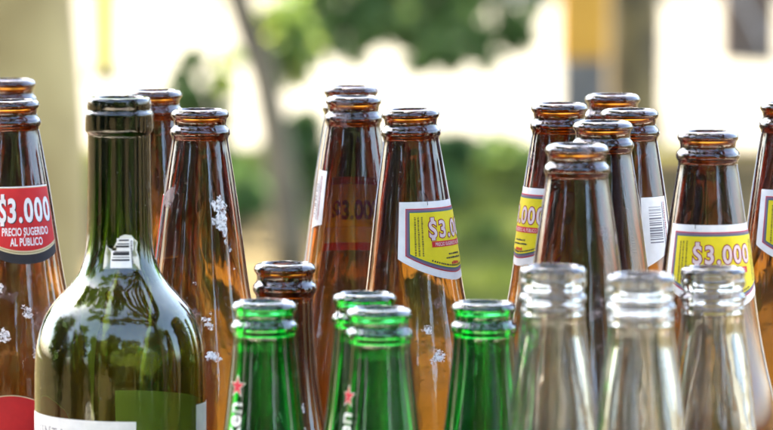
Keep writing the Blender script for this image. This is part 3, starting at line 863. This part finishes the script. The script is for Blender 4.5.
def bottle(kind, name, label, cat, px, py, D, group=None, lean=0.0, rz=0.0):
    """lip centre seen at photo pixel px, top edge at py, at depth D; lean = degrees, positive tips the top to the left"""
    top = px_point(px, py + 2.0, D)
    H = KINDS[kind]['H'] * .001
    sz = top.z / (H * math.cos(R(lean)))
    e = empty(name, (top.x + H * sz * math.sin(R(lean)), top.y, 0.0))
    e.rotation_euler = (0, -R(lean), 0)
    e.scale = (1, 1, sz)
    tag(e, label, cat, group)
    g = link_mesh("glass", MESH[kind], GLASS[kind], e)
    g.rotation_euler = (0, 0, rz if rz else random.uniform(0, 6.28))
    return e

BIG, SML, GRN, CLR, WIN = (KINDS[k] for k in ('big', 'small', 'green', 'clear', 'wine'))
GB, GG, GC = "tall brown beer bottles", "green beer bottles in the front row", "clear glass bottles in the front row"
A = lambda label, px, py, D, lean=0.0: bottle('big', "beer_bottle", label, "beer bottle", px, py, D, GB, lean)

b = A("brown beer bottle with a red price label at the left edge", 11.0, 98, 2.619, 1.3)
red_price_label(b, BIG, 40.6, R(20))
paper_and_glint_flecks(b, BIG, [(-7, 89, 2.9), (5.5, 101, 2.3), (-3, 112, 2.6), (7.5, 120, 2.0), (13.5, 104, 1.7), (-9, 103, 2.0)])  # white flecks painting sky gaps mirrored on the shoulder
l = Label(BIG, 0, R(-4), rref=31.0)                       # top of the red body label
l.sheet(P_RED, -36, 36, lambda u: -140 - 6.5 * (u / 18.0) ** 2 + 0.0, lambda u: -215 - 0 * u if abs(u) < 34 else -210, 1, 40, 8)
l.sheet(P_CREAM, -36.3, 36.3, lambda u: -139.5 - 6.5 * (u / 18.0) ** 2, lambda u: -215.5, 0, 40, 8)
l.build("body_label", b)
A("brown beer bottle mostly hidden behind the one with the red price label", 9.0, 77, 2.781)

b = bottle('wine', "wine_bottle", "dark green wine bottle with a torn barcode sticker on its neck", "wine bottle", 119.0, 95, 2.398)
l = Label(WIN, 58.5, R(6), rref=14.4, first=0.10)
l.poly(P_BONE, [(-7.2, -15.5), (7.2, -16), (7.4, -10), (6.6, -7.5), (7.3, -4), (5.6, -2.4), (4.4, -1), (1.5, -0.6), (-0.5, -1.3), (-2.6, -4.5), (-4.4, -8), (-6.6, -5.2), (-7.3, -9)], 0)
l.rect(P_WHITE, -4.4, 4.0, -15.0, -7.5, 1); l.rect(P_WHITE, -2.0, 5.2, -7.5, -2.2, 1)
for v, t_, u0 in ((-3.4, .7, -1.2), (-4.9, .5, -1.8), (-6.2, .9, -2.4), (-8.2, .35, -3.2), (-9.6, 1.3, -3.6), (-10.6, .35, -3.8), (-12.0, .8, -4.0)):
    l.rect(P_INK, u0, 3.2, v, v + t_, 2)
l.dashes(P_GREY, -13.5, -3, 3.9, 0.9, 2, vert=True)
l.build("barcode_sticker", b)
l = Label(WIN, 137.0, R(0), rref=37.5)
u0, u1 = -37.5 * R(84), 37.5 * R(13.2)
l.sheet(P_WHITE, u0, u1, lambda u: -0.2 - 1.2 * (u - u0) / (u1 - u0), lambda u: -92.0, 0, 40, 10)
for ch, uc in zip("QUINTA", (-49.0, -43.6, -39.6, -35.6, -30.6, -26.0)):
    l.text(P_GREY, ch, uc, -10.3, 7.2, 1, bold=-0.06, xs=0.82)
    for du in {'U': (-1.8, 1.8), 'I': (0,), 'N': (-1.9, 1.9)}.get(ch, ()):
        l.rect(P_GREY, uc + du - 0.75, uc + du + 0.75, -5.35, -5.08, 1, 2)
l.build("front_label", b)
l = Label(WIN, 133.5, R(122), rref=37.5)
l.sheet(P_BONE, -38, 42, lambda u: 0, lambda u: -80, 0, 40, 10)
l.build("back_label", b)

A("brown beer bottle half hidden behind the wine bottle neck", 154.5, 88, 2.695)
b = A("brown beer bottle with white flecks of torn paper, right of the wine bottle", 200.0, 107, 2.556)
paper_and_glint_flecks(b, BIG, [(11.0, 45, 4.4), (11.4, 52, 4.0), (13.0, 61, 1.2), (15.4, 65, 1.1), (16.8, 74, 0.8), (3.4, 99, 2.4), (4.8, 114, 2.6), (-1.5, 80, 0.9)])  # upper flecks are torn paper, the lower ones paint sky reflections
l = Label(BIG, 40.0, R(-112), rref=18.5)
l.sheet(P_WHITE, -11, 11, lambda u: 0, lambda u: -31.0, 0, 16, 8)
l.sheet(P_RED, -10.6, 10.6, lambda u: -0.5, lambda u: -30.0, 1, 16, 8)
l.build("price_label", b)
b = bottle('small', "small_beer_bottle", "small brown beer bottle standing just behind the leftmost green bottle", "beer bottle", 285.0, 261, 2.395)
paper_and_glint_flecks(b, SML, [(9.5, 62, 1.9), (10.5, 74, 2.6), (4, 63, 1.6)])

A("rear one of the overlapping brown bottles near the middle, only its rim showing", 351.0, 84, 2.725)
b = A("brown beer bottle near the middle with an orange label seen through its glass", 353.5, 94, 2.652)
barcode_label(b, BIG, 36.0, R(-84), w=11, h=31, slant=5)
l = Label(BIG, 40, R(176), rref=19.0, step=0.0, first=0.12)
for m_, v0, v1, lay in ((P_RED, 0, -3.6, 0), (P_YELLOW, -3.6, -25, 0), (P_CREAM, -25, -33, 0), (P_RED, -33, -37, 0)):
    l.sheet(m_, -17, 17, lambda u: v0 - 0.1, lambda u: v1, 0, 24, 5)
l.step = 0.08; l.first = 0.02
vs, fs = text2d("$3.000", 13.0, 0.5, 0.75, 1.0)
l.mb.add([l.map(-x, -21 + y, 0) for x, y in vs], fs, l.mi(P_DKRED))
l.build("price_label", b)
b = A("brown beer bottle in the middle, tilting, its yellow price label turned right", 410.5, 107, 2.556, 1.3)
price_label(b, BIG, 42.5, R(62))

paper_and_glint_flecks(b, BIG, [(4.5, 102, 2.0), (7.5, 114, 2.7)])  # these flecks paint sky reflections on the shoulder
b = A("brown beer bottle in the right cluster with a yellow price label on its left", 559.5, 101, 2.602)
price_label(b, BIG, 40.0, R(-66))
A("brown beer bottle at the back of the right cluster, highest rim of the cluster", 612.5, 92, 2.680)
b = A("brown beer bottle with a white barcode label on its right side, in the right cluster", 629.5, 107, 2.537)
barcode_label(b, BIG, 40.0, R(42), w=8.5, h=33, slant=9)
A("plain brown beer bottle in the middle of the right cluster, behind the frontmost one", 603.0, 119, 2.470)
A("plain brown beer bottle at the front of the right cluster, lowest rim of the cluster", 577.0, 142, 2.335)
b = A("brown beer bottle facing us with a full yellow price label, standing alone on the right", 708.0, 129, 2.415)
price_label(b, BIG, 40.5, R(18))
b = A("brown beer bottle cut by the right edge with part of a yellow price label", 788.5, 100, 2.605)
price_label(b, BIG, 41.0, R(33))

b = bottle('green', "green_beer_bottle", "leftmost green beer bottle, with a red star and white letters", "beer bottle", 264.0, 299, 2.277, GG)
name_print(b, GRN, R(-48), 34.6)
b = bottle('green', "green_beer_bottle", "green beer bottle with a red star whose rim overlaps the green bottle behind it", "beer bottle", 379.0, 306, 2.245, GG)
name_print(b, GRN, R(-58), 35.5)
bottle('green', "green_beer_bottle", "green beer bottle peeking out behind the second starred green bottle", "beer bottle", 364.5, 291, 2.312, GG)
bottle('green', "green_beer_bottle", "plain green beer bottle beside the clear bottles, without lettering", "beer bottle", 484.0, 300, 2.285, GG)

bottle('clear', "clear_bottle", "leftmost of the clear glass bottles, next to a green bottle", "glass bottle", 553.0, 264, 2.215, GC)
bottle('clear', "clear_bottle", "middle and nearest of the clear glass bottles, lowest rim", "glass bottle", 641.0, 272, 2.150, GC)
bottle('clear', "clear_bottle", "rightmost clear glass bottle, in front of the full yellow price label", "glass bottle", 713.0, 265, 2.283, GC)
